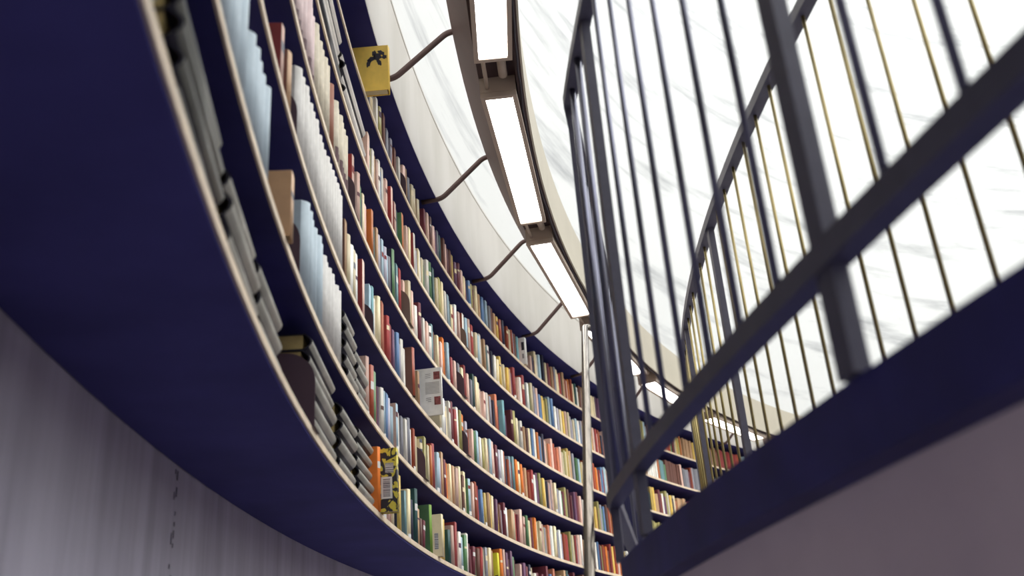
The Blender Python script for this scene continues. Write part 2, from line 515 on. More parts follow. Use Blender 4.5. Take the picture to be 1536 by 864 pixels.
def barcode_mat():
    m = bpy.data.materials.new('printed_bars')
    m.use_nodes = True
    nt = m.node_tree; p = nt.nodes['Principled BSDF']
    tc = nt.nodes.new('ShaderNodeTexCoord')
    mp = nt.nodes.new('ShaderNodeMapping'); mp.inputs['Scale'].default_value = (1, 1, 260)
    n = nt.nodes.new('ShaderNodeTexNoise'); n.noise_dimensions = '3D'; n.inputs['Scale'].default_value = 1; n.inputs['Detail'].default_value = 2
    mp.inputs['Scale'].default_value = (0.01, 0.01, 300)
    r = nt.nodes.new('ShaderNodeValToRGB'); r.color_ramp.interpolation = 'CONSTANT'
    r.color_ramp.elements[0].color = rgb('4a4650'); r.color_ramp.elements[1].position = 0.5; r.color_ramp.elements[1].color = rgb('d8d4d0')
    nt.links.new(tc.outputs['Object'], mp.inputs['Vector']); nt.links.new(mp.outputs['Vector'], n.inputs['Vector'])
    nt.links.new(n.outputs['Fac'], r.inputs[0]); nt.links.new(r.outputs[0], p.inputs['Base Color'])
    return m
M_BARS = barcode_mat()

def spine_pts(w, bulge, n=6):
    """spine outline from (0,0) to (w,0), bulging towards -y"""
    return [(w * i / n, -bulge * math.sin(math.pi * i / n)) for i in range(n + 1)]
def cover_bm(w, d, h, bulge, mats2=False, edge=0):
    """hard cover: two boards and a rounded spine, one C-shaped shell (slot 1 = spine)"""
    t = min(0.0028, w * .18)
    outer = [(0, d)] + spine_pts(w, bulge) + [(w, d)]
    inn = [(w - t, d)] + [(t + (w - 2 * t) * (1 - i / 6), t - (bulge - .0) * math.sin(math.pi * i / 6) * .9 + .001) for i in range(7)] + [(t, d)]
    ring = outer + inn
    bm = bmesh.new()
    lo = [bm.verts.new((x, y, 0)) for x, y in ring]
    hi = [bm.verts.new((x, y, h)) for x, y in ring]
    n = len(ring); no = len(outer)
    for i in range(n):
        j = (i + 1) % n
        f = bm.faces.new((lo[i], lo[j], hi[j], hi[i]))
        if mats2 and 1 + edge <= i <= 6 - edge: f.material_index = 1
        if 1 <= i <= 6: f.smooth = True
    for i in range(no - 1):
        a, b = i, n - 1 - i
        c, e = i + 1, n - 2 - i
        if c == e: continue
        bm.faces.new((lo[a], lo[b], lo[e], lo[c]))
        bm.faces.new((hi[a], hi[c], hi[e], hi[b]))
    return bm
def block_bm(w, d, h):
    t = min(0.0028, w * .18) + .0003
    bm = bmesh.new()
    add_box(bm, (w / 2, d / 2 + .002, h / 2), (w - 2 * t, d - .012, h - .008))
    return bm
def strip_bm(w, bulge, z0, z1):
    """a label wrapped on the spine"""
    bm = bmesh.new()
    a = [bm.verts.new((x * .96 + w * .02, y - .0007, z0)) for x, y in spine_pts(w, bulge)]
    b = [bm.verts.new((x * .96 + w * .02, y - .0007, z1)) for x, y in spine_pts(w, bulge)]
    for i in range(6): bm.faces.new((a[i], a[i + 1], b[i + 1], b[i]))
    for f in bm.faces: f.smooth = True
    return bm
def side_patch(d0, d1, z0, z1, off=.0008):
    """flat print on the cover board that faces along the shelf (local -x)"""
    bm = bmesh.new()
    bm.faces.new([bm.verts.new((-off, y, z)) for y, z in ((d0, z0), (d1, z0), (d1, z1), (d0, z1))])
    return bm
def set_frame(o, deg, r, z, lean=0.0, flat=False):
    t = rad(deg)
    ex = Vector((math.sin(t), math.cos(t), 0)); ey = Vector((-math.cos(t), math.sin(t), 0)); ez = Vector((0, 0, 1))
    if lean:
        ex, ez = ex * math.cos(lean) - ez * math.sin(lean), ez * math.cos(lean) + ex * math.sin(lean)
    p = pol(r, deg, z)
    if flat:                     # thickness goes up, height runs along the shelf
        ex, ez = ez, ex
        ex, ey, ez = ex, ey, ez
    m = Matrix(((ex.x, ey.x, ez.x, p.x), (ex.y, ey.y, ez.y, p.y), (ex.z, ey.z, ez.z, p.z), (0, 0, 0, 1)))
    o.matrix_world = m
ROWN = ['bottom shelf', 'second shelf', 'third shelf', 'fourth shelf', 'fifth shelf', 'top shelf']
SPINE_R = R + 0.022

B='''
0 1.93 2.10 OO 250 22
0 2.10 2.32 zz 250 90
0 2.65 2.82 WW 200 0
0 2.82 3.04 RR 200 0
0 3.04 3.27 RR 200 0
0 3.27 3.44 PP 200 0
0 3.44 3.55 RR 200 0
0 3.55 3.78 CC 221 0
0 3.78 4.07 NN 240 0
0 4.07 4.65 YY 250 8
0 4.65 5.06 EE 210 0
0 5.06 5.30 CC 240 0
0 5.30 5.53 NN 200 0
0 5.53 5.77 DD 264 0
0 5.77 6.01 TT 180 0
0 6.01 6.31 JJ 140 0
0 6.31 6.62 MM 150 0
0 6.80 7.29 Gl 240 10
0 7.29 8.15 CC 210 45
0 8.15 8.52 YY 230 0
0 8.52 8.96 DD 180 10
0 8.96 9.34 PP 220 0
0 9.34 9.65 RR 258 0
0 9.65 9.91 WW 214 0
0 9.91 10.16 AA 190 0
0 10.16 10.42 GG 213 0
0 10.42 10.67 WW 233 0
0 10.67 11.06 MM 180 0
0 11.06 11.45 MM 180 0
0 11.45 11.83 JJ 180 0
0 11.83 12.35 RR 200 0
0 12.35 12.68 HH 210 0
0 12.68 12.94 CC 220 0
0 12.94 13.20 TT 210 0
0 13.20 13.86 yy 200 20
0 13.86 14.19 OO 247 0
0 14.19 14.45 PP 254 0
0 14.45 14.85 UU 240 0
0 14.85 15.05 UU 262 0
0 15.05 15.45 GG 230 0
0 15.65 15.98 PP 200 0
0 15.98 16.31 UU 215 0
0 16.31 16.72 MM 200 0
0 16.72 17.19 NN 220 0
0 17.19 17.45 WW 170 0
0 17.45 17.93 MM 180 0
0 17.93 18.40 MM 180 0
0 18.40 18.80 MM 250 0
0 18.80 19.14 BB 200 0
0 19.14 19.48 SS 247 0
0 19.48 19.89 OO 170 0
0 19.89 20.23 CC 214 0
0 20.23 20.57 TT 261 0
0 20.57 20.91 DD 266 0
0 20.91 21.25 RR 219 0
0 21.25 21.53 MM 265 0
0 21.53 21.87 NN 230 0
0 21.87 22.21 UU 236 0
0 22.21 22.62 JJ 267 0
0 23.38 23.72 MM 210 0
0 23.72 24.06 MM 210 0
0 24.06 24.41 MM 210 0
0 24.41 24.75 MM 210 0
0 24.75 25.09 MM 210 0
0 25.09 25.51 MM 210 0
0 25.51 25.92 JJ 257 0
0 25.92 26.33 NN 215 0
1 -5.04 -4.84 TT 180 33
1 1.56 1.78 PP 260 0
1 1.78 2.24 KK 240 0
1 2.24 2.75 GG 250 0
1 2.75 2.98 WW 218 0
1 2.98 3.15 AA 221 0
1 3.15 3.44 BB 230 0
1 3.44 3.68 VV 223 0
1 3.68 3.92 AA 200 0
1 3.92 4.63 PA 230 10
1 4.63 4.87 HH 220 0
1 4.87 5.11 WW 220 0
1 5.11 5.29 HH 242 0
1 5.29 5.59 WW 200 0
1 5.59 6.14 KK 220 4
1 6.14 6.64 CN 200 8
1 6.64 7.01 LL 250 0
1 7.01 7.20 CC 221 0
1 7.20 7.38 OO 231 0
1 7.38 7.76 RR 250 0
1 7.76 8.07 AA 230 0
1 8.07 8.39 VV 213 0
1 8.39 8.58 TT 262 0
1 8.58 9.03 MM 230 0
1 9.03 9.35 CC 227 0
1 9.35 9.67 TT 234 0
1 9.67 9.99 PP 242 0
1 9.99 10.31 CC 262 0
1 10.31 10.57 JJ 231 0
1 10.57 10.83 CC 263 0
1 10.83 11.35 GA 230 6
1 11.35 11.61 PP 237 0
1 11.61 12.07 KK 250 0
1 12.07 12.53 BB 220 0
1 12.53 12.93 YY 220 0
1 12.93 13.26 TT 239 0
1 13.26 13.59 CC 238 0
1 13.59 13.99 UU 230 0
1 13.99 14.39 JJ 206 0
1 14.39 14.66 MM 233 0
1 14.66 14.93 WW 210 0
1 15.13 15.46 TT 220 0
1 15.46 15.80 CC 217 0
1 15.80 16.07 MM 205 0
1 16.07 16.34 PP 255 0
1 16.34 16.68 PP 216 0
1 16.68 17.29 GG 230 0
1 17.29 17.56 MM 235 0
1 17.56 18.03 OO 251 0
1 18.03 18.37 CC 240 0
1 18.37 18.64 PP 226 0
1 18.64 18.99 HH 210 0
1 18.99 19.26 SS 238 0
1 19.26 19.60 WW 240 0
1 19.60 19.94 CC 254 0
1 19.94 20.22 HH 212 0
1 20.22 20.56 WW 240 0
1 20.56 20.90 KK 221 0
1 20.90 21.18 RR 222 0
1 21.18 21.52 LL 254 0
1 21.52 21.80 CC 237 0
1 21.80 22.07 RR 240 0
1 22.07 22.35 PP 253 0
1 22.35 22.76 WW 262 0
1 22.76 23.11 CC 233 0
1 23.11 23.45 YY 244 0
1 23.45 23.80 LL 237 0
1 23.80 24.07 WW 237 0
1 24.07 24.35 BB 249 0
1 24.35 24.70 MM 233 0
1 24.70 25.04 KK 239 0
1 25.04 25.39 OO 235 0
1 25.39 25.67 RR 264 0
1 25.67 25.94 YY 249 0
1 25.94 26.22 KK 260 0
1 26.22 26.64 PP 264 0
2 -5.40 -5.06 RP 200 12
2 -5.06 -4.70 JT 180 15
2 -0.40 -0.13 JT 270 6
2 -0.13 0.15 CC 240 0
2 0.15 0.43 WW 240 0
2 0.43 0.71 CC 240 0
2 0.71 0.99 WW 257 0
2 0.99 1.57 RP 260 12
2 1.74 2.03 AA 240 0
2 2.03 2.27 EE 252 0
2 2.27 2.38 WW 219 0
2 2.38 2.92 CC 240 10
2 2.92 3.33 SS 280 0
2 3.33 3.63 RR 240 0
2 3.63 3.94 RR 238 0
2 3.94 4.24 UU 227 0
2 4.24 4.54 BB 240 0
2 4.54 4.73 VV 207 0
2 4.73 5.28 WW 250 0
2 5.28 6.28 JK 250 26
2 6.28 6.66 TT 207 0
2 6.85 7.17 ww 260 98
2 8.32 8.58 CC 223 0
2 8.58 8.84 WW 221 0
2 8.84 9.23 VV 230 0
2 9.23 9.49 WW 249 0
2 9.49 9.75 MM 265 0
2 9.75 10.01 RR 233 0
2 10.01 10.34 WW 264 0
2 10.34 10.60 LL 267 0
2 10.60 10.86 OO 265 0
2 10.86 11.46 VV 228 6
2 11.46 11.72 PP 219 0
2 11.72 12.05 GG 219 0
2 12.05 12.39 AA 240 0
2 12.39 12.66 WW 217 0
2 12.66 12.99 LL 218 0
2 12.99 13.32 CC 244 0
2 13.32 13.59 AA 262 0
2 13.59 13.93 PP 258 0
2 13.93 14.27 MM 250 0
2 14.27 14.54 VV 235 0
2 14.54 14.81 WW 246 0
2 14.81 15.15 SS 255 0
2 15.15 15.42 KK 210 0
2 15.42 15.76 AA 247 0
2 15.76 16.03 EE 262 0
2 16.03 16.30 OO 254 0
2 16.30 16.64 CC 252 0
2 16.64 16.98 OO 250 0
2 16.98 17.26 TT 235 0
2 17.26 17.60 KK 216 0
2 17.60 17.94 RR 255 0
2 17.94 18.22 WW 226 0
2 18.22 18.49 UU 255 0
2 18.49 18.84 LL 266 0
2 18.84 19.18 YY 240 0
2 19.18 19.46 NN 230 0
2 19.46 19.73 PP 230 0
2 19.73 20.01 PP 265 0
2 20.01 20.36 CC 251 0
2 20.36 20.63 HH 216 0
2 20.63 20.91 WW 213 0
2 20.91 21.18 MM 215 0
2 21.18 21.46 LL 262 0
2 21.46 21.74 JJ 256 0
2 21.74 22.09 MM 214 0
2 22.09 22.36 UU 257 0
2 22.36 22.71 MM 267 0
2 22.71 23.06 PP 246 0
2 23.06 23.48 WW 227 0
2 23.48 23.82 YY 240 0
2 23.82 24.24 TT 213 0
2 24.24 24.59 YY 206 0
2 24.59 24.87 LL 266 0
2 24.87 25.15 HH 246 0
2 25.15 25.43 BB 238 0
2 25.43 25.70 JJ 264 0
2 25.70 26.05 KK 232 0
2 26.05 26.40 OO 260 0
2 26.40 26.68 RR 257 0
3 0.10 0.68 RP 260 12
3 0.68 0.92 PP 260 0
3 0.92 1.03 CC 260 0
3 1.03 1.39 GG 250 0
3 1.39 1.57 CC 255 0
3 1.57 1.81 PP 230 0
3 1.81 2.53 OO 230 14
3 2.53 2.72 TT 230 0
3 2.72 3.02 VV 220 0
3 3.02 3.27 AA 230 0
3 3.27 3.45 VV 220 0
3 3.45 3.64 AA 200 0
3 3.64 3.82 HH 212 0
3 3.82 4.51 NG 270 10
3 4.51 4.83 EE 270 0
3 4.83 5.08 RR 280 0
3 5.08 5.33 PP 245 0
3 5.33 5.97 CC 260 14
3 5.97 6.22 PP 270 0
3 6.22 6.48 WW 209 0
3 6.48 7.00 MM 250 6
3 7.00 7.32 WW 209 0
3 7.32 7.58 PP 218 0
3 7.58 7.84 WW 215 0
3 7.84 8.30 EE 250 0
3 8.30 8.82 CC 220 5
3 8.82 9.02 PP 226 0
3 9.02 9.42 OO 270 0
3 9.42 9.82 AA 270 0
3 9.82 10.08 RR 208 0
3 10.08 10.41 PP 205 0
3 10.41 10.75 HH 215 0
3 10.75 11.15 CC 211 6
3 11.15 11.49 RR 260 0
3 11.49 11.69 PP 228 0
3 11.69 11.96 HH 207 0
3 11.96 12.23 DD 260 0
3 12.23 12.56 CC 260 0
3 12.56 12.97 CC 244 0
3 12.97 13.31 PP 214 0
3 13.31 13.51 WW 221 0
3 13.51 13.72 TT 227 0
3 13.72 13.99 VV 228 0
3 13.99 14.19 NN 213 0
3 14.19 14.74 SS 270 0
3 14.74 15.84 EE 260 20
3 15.84 16.11 MM 258 0
3 16.11 16.46 LL 268 0
3 16.46 16.87 CC 234 0
3 16.87 17.22 WW 235 0
3 17.22 17.49 TT 210 0
3 17.49 17.77 JJ 211 0
3 17.77 18.05 CC 227 0
3 18.05 18.32 BB 240 0
3 18.32 18.60 WW 250 0
3 18.60 18.88 OO 240 0
3 18.88 19.16 BB 222 0
3 19.16 19.43 NN 257 0
3 19.43 19.78 PP 215 0
3 19.78 20.06 SS 206 0
3 20.06 20.34 PP 265 0
3 20.34 20.69 KK 238 0
3 20.69 20.97 SS 214 0
3 20.97 21.25 PP 239 0
3 21.25 21.52 CC 207 0
3 21.52 21.80 LL 238 0
3 21.80 22.08 YY 267 0
3 22.08 22.36 TT 259 0
3 22.36 22.64 HH 249 0
3 22.64 22.99 GG 221 0
3 22.99 23.34 AA 228 0
3 23.34 23.76 CC 216 0
3 23.76 24.18 KK 254 0
3 24.18 24.46 PP 239 0
3 24.46 24.75 KK 254 0
3 24.75 25.10 OO 226 0
3 25.10 25.38 RR 219 0
3 25.38 25.66 BB 256 0
3 25.66 25.87 AA 267 0
3 25.87 26.22 WW 259 0
3 26.22 26.50 CC 256 0
4 1.69 1.94 PP 241 0
4 1.94 2.31 WW 250 0
4 2.31 2.69 WW 250 0
4 2.69 2.94 PP 230 0
4 2.94 3.26 WW 270 0
4 3.26 3.58 WW 270 0
4 3.58 3.83 PP 260 0
4 3.83 4.47 RP 240 12
4 4.47 4.86 RP 240 0
4 4.92 5.44 GO 230 10
4 5.44 5.70 PP 225 0
4 5.70 6.03 CC 249 0
4 6.09 6.75 RW 250 10
4 6.75 7.08 CC 242 0
4 7.08 7.41 CC 220 0
4 7.41 7.67 WW 240 0
4 7.67 7.87 AA 242 0
4 7.87 8.21 GG 270 0
4 8.21 8.54 DD 270 0
4 8.54 8.74 CC 234 0
4 8.74 9.08 LL 258 0
4 9.08 9.41 CC 265 0
4 9.41 9.75 WW 235 0
4 9.75 10.09 AA 247 0
4 10.09 10.42 CC 209 0
4 10.42 10.76 WW 249 0
4 10.76 11.10 PP 220 0
4 11.10 11.51 KW 250 0
4 11.51 11.85 AA 246 0
4 11.85 12.19 PP 268 0
4 12.19 12.40 RR 257 0
4 12.40 12.74 CC 223 0
4 12.74 13.02 AA 229 0
4 13.02 13.36 WW 260 0
4 13.36 13.57 TT 247 0
4 13.57 13.77 DD 206 0
4 13.77 14.12 WW 234 0
4 14.12 14.39 NN 216 0
4 14.39 14.74 WW 212 0
4 14.74 15.09 CC 209 0
4 15.09 15.43 YY 253 0
4 15.43 15.78 CC 213 0
4 15.78 16.13 YY 221 0
4 16.13 16.41 TT 230 0
4 16.41 16.89 RR 260 5
4 16.89 17.17 PP 210 0
4 17.17 17.45 WW 233 0
4 17.45 17.94 RR 270 0
4 17.94 18.29 WW 240 0
4 18.29 18.64 CC 261 0
4 18.64 18.92 VV 257 0
4 18.92 19.20 PP 259 0
4 19.20 19.55 BB 223 0
4 19.55 19.90 YY 231 0
4 19.90 20.18 LL 228 0
4 20.18 20.46 AA 261 0
4 20.46 20.82 BB 265 0
4 20.82 21.10 WW 215 0
4 21.10 21.38 VV 216 0
4 21.38 21.66 CC 220 0
4 21.66 21.94 YY 220 0
4 21.94 22.22 PP 236 0
4 22.22 22.50 CC 242 0
4 22.50 22.79 VV 222 0
4 22.79 23.07 CC 205 0
4 23.07 23.35 AA 231 0
4 23.35 23.63 WW 228 0
4 23.63 24.06 VV 241 0
4 24.06 24.48 PP 265 0
4 24.48 24.83 WW 249 0
4 24.83 25.19 PP 237 0
4 25.19 25.47 RR 244 0
4 25.47 25.75 KK 248 0
4 25.75 26.04 NN 208 0
4 26.04 26.39 PP 262 0
4 26.39 26.74 WW 254 0
5 1.18 1.43 qq 240 125
5 1.43 1.69 VV 216 0
5 1.69 1.88 NN 208 0
5 1.88 2.01 HH 233 0
5 2.01 2.52 CC 204 0
5 2.72 2.98 WW 227 0
5 2.98 3.37 LL 218 0
5 3.37 3.76 JJ 240 0
5 3.76 4.02 HH 220 0
5 4.02 4.48 VV 203 0
5 4.48 4.74 JJ 210 0
5 4.87 5.07 WW 200 0
5 5.21 5.54 PP 210 0
5 5.54 5.80 TT 225 0
5 5.80 6.07 HH 202 0
5 6.20 6.47 CC 220 0
5 6.47 6.87 CC 222 0
5 6.87 7.21 CC 203 0
5 7.41 7.75 MM 205 0
5 7.75 8.02 PP 221 0
5 8.02 8.36 JJ 241 0
5 8.36 8.70 PP 206 0
5 8.70 8.84 UU 211 0
5 8.84 9.11 HH 231 0
5 9.11 9.38 DD 230 0
5 9.38 9.65 JJ 247 0
5 9.65 9.86 PP 229 0
5 9.86 10.20 MM 220 0
5 10.20 10.62 JJ 249 0
5 10.62 10.96 UU 202 0
5 10.96 11.30 MM 243 0
5 11.30 11.58 PP 214 0
5 11.58 12.00 CC 207 0
5 12.00 12.34 BB 206 0
5 12.34 12.76 LL 215 0
5 12.76 13.11 CC 241 0
5 13.11 13.31 TT 209 0
5 13.45 13.87 BB 229 0
5 13.87 14.22 AA 232 0
5 14.22 14.50 HH 219 0
5 14.50 14.71 JJ 227 0
5 14.71 14.99 TT 203 0
5 14.99 15.34 YY 203 0
5 15.34 15.69 KK 210 0
5 15.69 16.04 NN 234 0
5 16.04 16.39 KK 221 0
5 16.39 16.60 CC 216 0
5 16.60 16.96 KK 229 0
5 16.96 17.17 JJ 223 0
5 17.17 17.52 EE 215 0
5 17.52 18.01 xx 230 42
5 18.58 18.86 PP 160 0
5 18.86 19.14 NN 170 0
5 19.14 19.50 CC 240 0
5 19.50 19.71 AA 235 0
5 19.99 20.20 NN 270 0
5 20.20 20.49 CC 212 0
5 20.49 20.91 MM 229 0
5 20.91 21.20 TT 226 0
5 21.20 21.41 HH 244 0
5 21.41 21.70 CC 236 0
5 21.70 22.05 RR 214 0
5 22.05 22.33 TT 249 0
5 22.33 22.62 KK 206 0
5 22.62 22.90 OO 221 0
5 22.90 23.11 KK 238 0
5 23.11 23.33 CC 208 0
5 23.33 23.54 DD 224 0
5 23.54 23.83 WW 202 0
5 23.83 24.11 JJ 233 0
5 24.11 24.47 TT 238 0
'''

rows = []
for ln in B.strip().split('\n'):
    k, a, b, cc, h, p = ln.split()
    rows.append([int(k), float(a), float(b), cc[0], cc[1], int(h) / 1000, int(p) / 1000])
def seen(e):
    """how large a book stands in the view: nearer first"""
    k, a, b, s, c, h, p = e
    q = pol(R, a, ZS[k])
    return h * ((b - a) * .06 + p + .012) / q.length_squared
rows.sort(key=lambda e: -seen(e))
single, rest = rows[:290], rows[290:]
single.sort(key=lambda e: (e[0], e[1]))
rows.sort(key=lambda e: (e[0], e[1]))
idx = {id(e): i for i, e in enumerate(rows)}
used_labels = {}
def book_label(e):
    k, a, b, s, c, h, p = e
    i = idx[id(e)]
    nb = [rows[j] for j in (i - 1, i + 1)]
    nbw = [PAL[x[4]][1] if x[0] == k else None for x in nb]
    col = PAL[s][1] if s == c else '%s book with %s spine' % (PAL[s][1], PAL[c][1])
    size = 'tall' if h > .262 else 'short' if h < .195 else 'slim' if (b - a) < .26 else 'thick' if (b - a) > .5 else 'upright'
    base = '%s %s' % (size, col if 'book' in col else col + ' book')
    if p > .006: base += ' pulled forward' if 'spine' not in base else ''
    l, r = nbw
    if l and r:
        tail = ('between %s and %s ones' % (l, r)) if l != r else 'between two %s ones' % l
    else: tail = 'next to a %s one' % (l or r)
    return '%s, %s, %s' % (base, ROWN[k], tail)
def W(s): return len(s.replace(',', '').split())
raw = {}
for e in single: raw.setdefault(book_label(e), []).append(e)
label_of = {}
def second_neighbours(e):
    i = idx[id(e)]; k = e[0]
    w2 = [PAL[rows[j][4]][1] for j in (i + 2,) if j < len(rows) and rows[j][0] == k]
    return w2[0] if w2 else 'empty space'
for lab, es in raw.items():
    if len(es) == 1: label_of[id(es[0])] = lab
    else:
        for n, e in enumerate(es):
            label_of[id(e)] = lab.replace(' ones', '').replace(' one', '') + ', %s such from bookcase start' % ORD[n]
SPECIAL = {('q', 5): 'bright yellow book with dark figure on its cover, pulled far out of the top shelf',
           ('z', 0): 'yellow and black patterned book with printed bar labels, beside the orange book',
           ('w', 2): 'white printed leaflet with two small pictures, jutting from the third shelf',
           ('x', 5): 'white paperback with black cover picture, pulled out of the top shelf'}
def put_book(e):
    k, a, b, s, c, h, p = e
    w = rad(b - a) * SPINE_R
    lim = .044
    if s == 'w': lim = .012
    w = min(w * .94, lim)
    d = random.uniform(.165, .205)
    bulge = random.choice((0.001, .003, min(.008, w * .2)))
    z = ZS[k] + .0215
    jit = 0 if p else random.uniform(-.006, .006)
    two = s != c
    m1 = M_SPLOTCH if s == 'z' else shade(s, 0 if s in 'qwx' else None)
    o = link('book' if s != 'w' else 'leaflet', cover_bm(w, d, h, bulge, two), [m1, shade(c)] if two else m1)
    lean = 0.0
    gap = rad(b - a) * SPINE_R - w
    if gap > .012 and random.random() < .3 and p == 0: lean = min(gap * .8, .02) / h
    set_frame(o, a + .01, SPINE_R - p + jit, z, lean)
    lab = SPECIAL.get((s, k)) or label_of[id(e)]
    tag(o, lab, 'book' if s != 'w' else 'leaflet', 'books on the %s' % ROWN[k])
    pg = link('page_block', block_bm(w, d, h), M_PAGES, o)
    near = seen(e) > 6e-5
    if s == 'q':                               # dark dancing figure on the cover
        for y, zz, sy, sz, ang in ((.048, .180, .040, .040, .3), (.072, .170, .046, .024, -.5), (.030, .200, .036, .020, .7), (.040, .150, .018, .042, -.4), (.086, .148, .018, .046, .3), (.016, .176, .022, .022, 0), (.062, .200, .020, .030, .2)):
            bm = bmesh.new()
            vs = []
            for q in range(12):
                t = 2 * math.pi * q / 12
                rr = 1 + .18 * math.sin(q * 2.7 + y * 90)
                u, v = sy / 2 * math.cos(t) * rr, sz / 2 * math.sin(t) * rr
                vs.append(bm.verts.new((-.0008, y + u * math.cos(ang) - v * math.sin(ang), zz + u * math.sin(ang) + v * math.cos(ang))))
            bm.faces.new(vs)
            link('cover_print', bm, M_DARKINK, o)
    elif s == 'z':
        link('paper_label', side_patch(.012, .045, .150, .190), M_BARS, o)
        link('paper_label', side_patch(.018, .062, .050, .135), M_PAPER, o)
        link('barcode', side_patch(.026, .054, .058, .128, .0014), M_BARS, o)
    elif s == 'w':
        link('picture', side_patch(.008, .042, .195, .238), M_REDINK, o)
        link('picture', side_patch(.008, .042, .055, .100), M_REDINK, o)
        for zz in (.226, .216, .206, .094, .084, .074):
            link('text_line', side_patch(.058, .086 - .01 * (zz < .08), zz, zz + .003), M_INK, o)
        for q in range(9):
            link('text_line', side_patch(.012, .088, .118 + .0075 * q, .1206 + .0075 * q), M_INK, o)
    elif s == 'x':
        link('cover_print', side_patch(.006, .030, .12, .19), M_DARKINK, o)
        link('cover_print', side_patch(.012, .028, .05, .09), M_INK, o)
    elif s == 'C' and p > .04:
        link('barcode', side_patch(.018, .038, .035, .115), M_BARS, o)
    elif s == 'y':
        link('cover_print', side_patch(.0, .02, .03, .06), M_DARKINK, o)
    elif near and random.random() < .28 and s not in 'wz':
        z0 = h * random.uniform(.55, .75)
        mm = M_PAPER if c in 'RMKDNBUJGEO' and random.random() < .5 else shade(random.choice('JMURH'), 1) if c in 'WCYPAVTSLly' and random.random() < .7 else shade('C', 0)
        link('spine_label', strip_bm(w, bulge, z0, z0 + h * random.uniform(.04, .16)), mm, o)
    if near and random.random() < .16 and s not in 'wqz':
        link('shelf_mark_label', strip_bm(w, bulge, h * .05, h * .05 + .022), M_PAPER, o)
for e in single: put_book(e)

# the many further books of the same shelves, one mass
mass = bmesh.new()
mass_mats = [shade(c, v) for c in 'WCTPSRMKOYLGDBAENVUHJ' for v in range(VAR)]
midx = {m.name: i for i, m in enumerate(mass_mats)}
def mass_book(deg, r, z, w, d, h, m):
    t = rad(deg)
    ex = Vector((math.sin(t), math.cos(t), 0)); ey = Vector((-math.cos(t), math.sin(t), 0))
    p = pol(r, deg, z)
    base = [(0, d), (0, .002), (w * .25, -.002), (w * .75, -.002), (w, .002), (w, d)]
    lo = [mass.verts.new(p + ex * x + ey * y) for x, y in base]
    hi = [mass.verts.new(p + ex * x + ey * y + Vector((0, 0, h))) for x, y in base]
    fs = [mass.faces.new(lo[::-1]), mass.faces.new(hi)]
    for i in range(6):
        j = (i + 1) % 6
        fs.append(mass.faces.new((lo[i], lo[j], hi[j], hi[i])))
    for f in fs: f.material_index = midx[m.name]
def mshade(code): return shade(code if code in 'WCTPSRMKOYLGDBAENVUHJ' else 'C')
POPULAR = 'WWWCCCCTTPPSRRMKKOYYLGDBAEVUHJN'
for e in rest:
    k, a, b, s, c, h, p = e
    w = min(rad(b - a) * SPINE_R * .94, .044)
    mass_book(a, SPINE_R - p + random.uniform(-.006, .006), ZS[k] + .0215, w, .18, h, mshade(s))
for i, e in enumerate(rows):                     # slimmer, pushed-back books fill what the others leave
    k, a, b, s, c, h, p = e
    w = min(rad(b - a) * SPINE_R * .94, .012 if s == 'w' else .044)
    g = rad(b - a) * SPINE_R - w - .004
    if g > .014 and p < .05:
        n = max(1, int(g / .035))
        for q in range(n):
            mass_book(a + math.degrees((w + .002 + g * q / n) / SPINE_R), SPINE_R + (.004 + random.uniform(0, .008) if p < .02 else .03), ZS[k] + .0215, g / n * .95, .15, min(h, .24) * random.uniform(.84, 1.0), mshade(random.choice(POPULAR + c + c + 'MJUKJMND')))
for k in range(6):
    t = max(e[2] for e in rows if e[0] == k)
    last = None
    while t < 62:
        if random.random() < .02: t += random.uniform(.3, .9); continue
        run = random.randint(1, 3) if random.random() < .6 else random.randint(4, 9)
        code = random.choice(POPULAR if k < 4 else POPULAR + 'JJTKKMH')
        hh = random.uniform(.19, .262 if k != 5 else .235)
        for q in range(run if random.random() < .3 else 1):
            w = random.uniform(.026, .055)
            mass_book(t, SPINE_R + random.uniform(-.008, .006), ZS[k] + .0215, w, .18, hh + random.uniform(-.008, .008), shade(code))
            t += math.degrees((w + .002) / SPINE_R)
tag(link('book_rows', mass, mass_mats), 'smaller upright books in many colours continuing along the curved shelves towards the far side', 'books', None, 'stuff')

# ------------------------------------------------------------------ sets of uniform volumes
def series(k, t0, t1, w, h, d, m, label, group, lab_m=None, lab_z=(.02, .06), jig=.004, r=SPINE_R):
    """a run of matching volumes with round spines; the first is built, the rest are copies"""
    step = math.degrees(w / r)
    n = int((t1 - t0) / step)
    first = link('series_volume', cover_bm(w * .97, d, h, w * .42), m)
    block = link('page_block', block_bm(w * .97, d, h), M_PAGES, first)
    kids = [block]
    if lab_m: kids.append(link('spine_label', strip_bm(w * .97, w * .42, *lab_z), lab_m, first))
    for i in range(n):
        if i == 0: o = first
        else:
            o = first.copy(); COL.objects.link(o)
            for c in kids:
                cc = c.copy(); cc.parent = o; COL.objects.link(cc)
        set_frame(o, t0 + i * step, r + random.uniform(-jig, jig), ZS[k] + .0215)
        tag(o, label, 'book', group)
random.seed(5)
PW = mat('white_bookcloth', 'cfccc6', 0.6, noise=.16, nscale=40)
PB = mat('pale_blue_bookcloth', 'adbcc4', 0.6, noise=.08, nscale=40)
PK = mat('pinkish_bookcloth', 'd6c0be', 0.6, noise=.12, nscale=40)
PC = mat('ivory_bookcloth', 'd2c8b2', 0.6, noise=.2, nscale=40)
MAR = mat('maroon_label', '4a2228', 0.6)
series(1, -9.6, -7.15, .046, .262, .18, PB, 'pale blue clothbound volume in the long near run on the second shelf', 'pale blue near run of volumes')
series(1, -7.0, -5.95, .046, .235, .18, PB, 'pale blue volume in the lower group just after the near blue run', 'lower pale blue group of volumes')
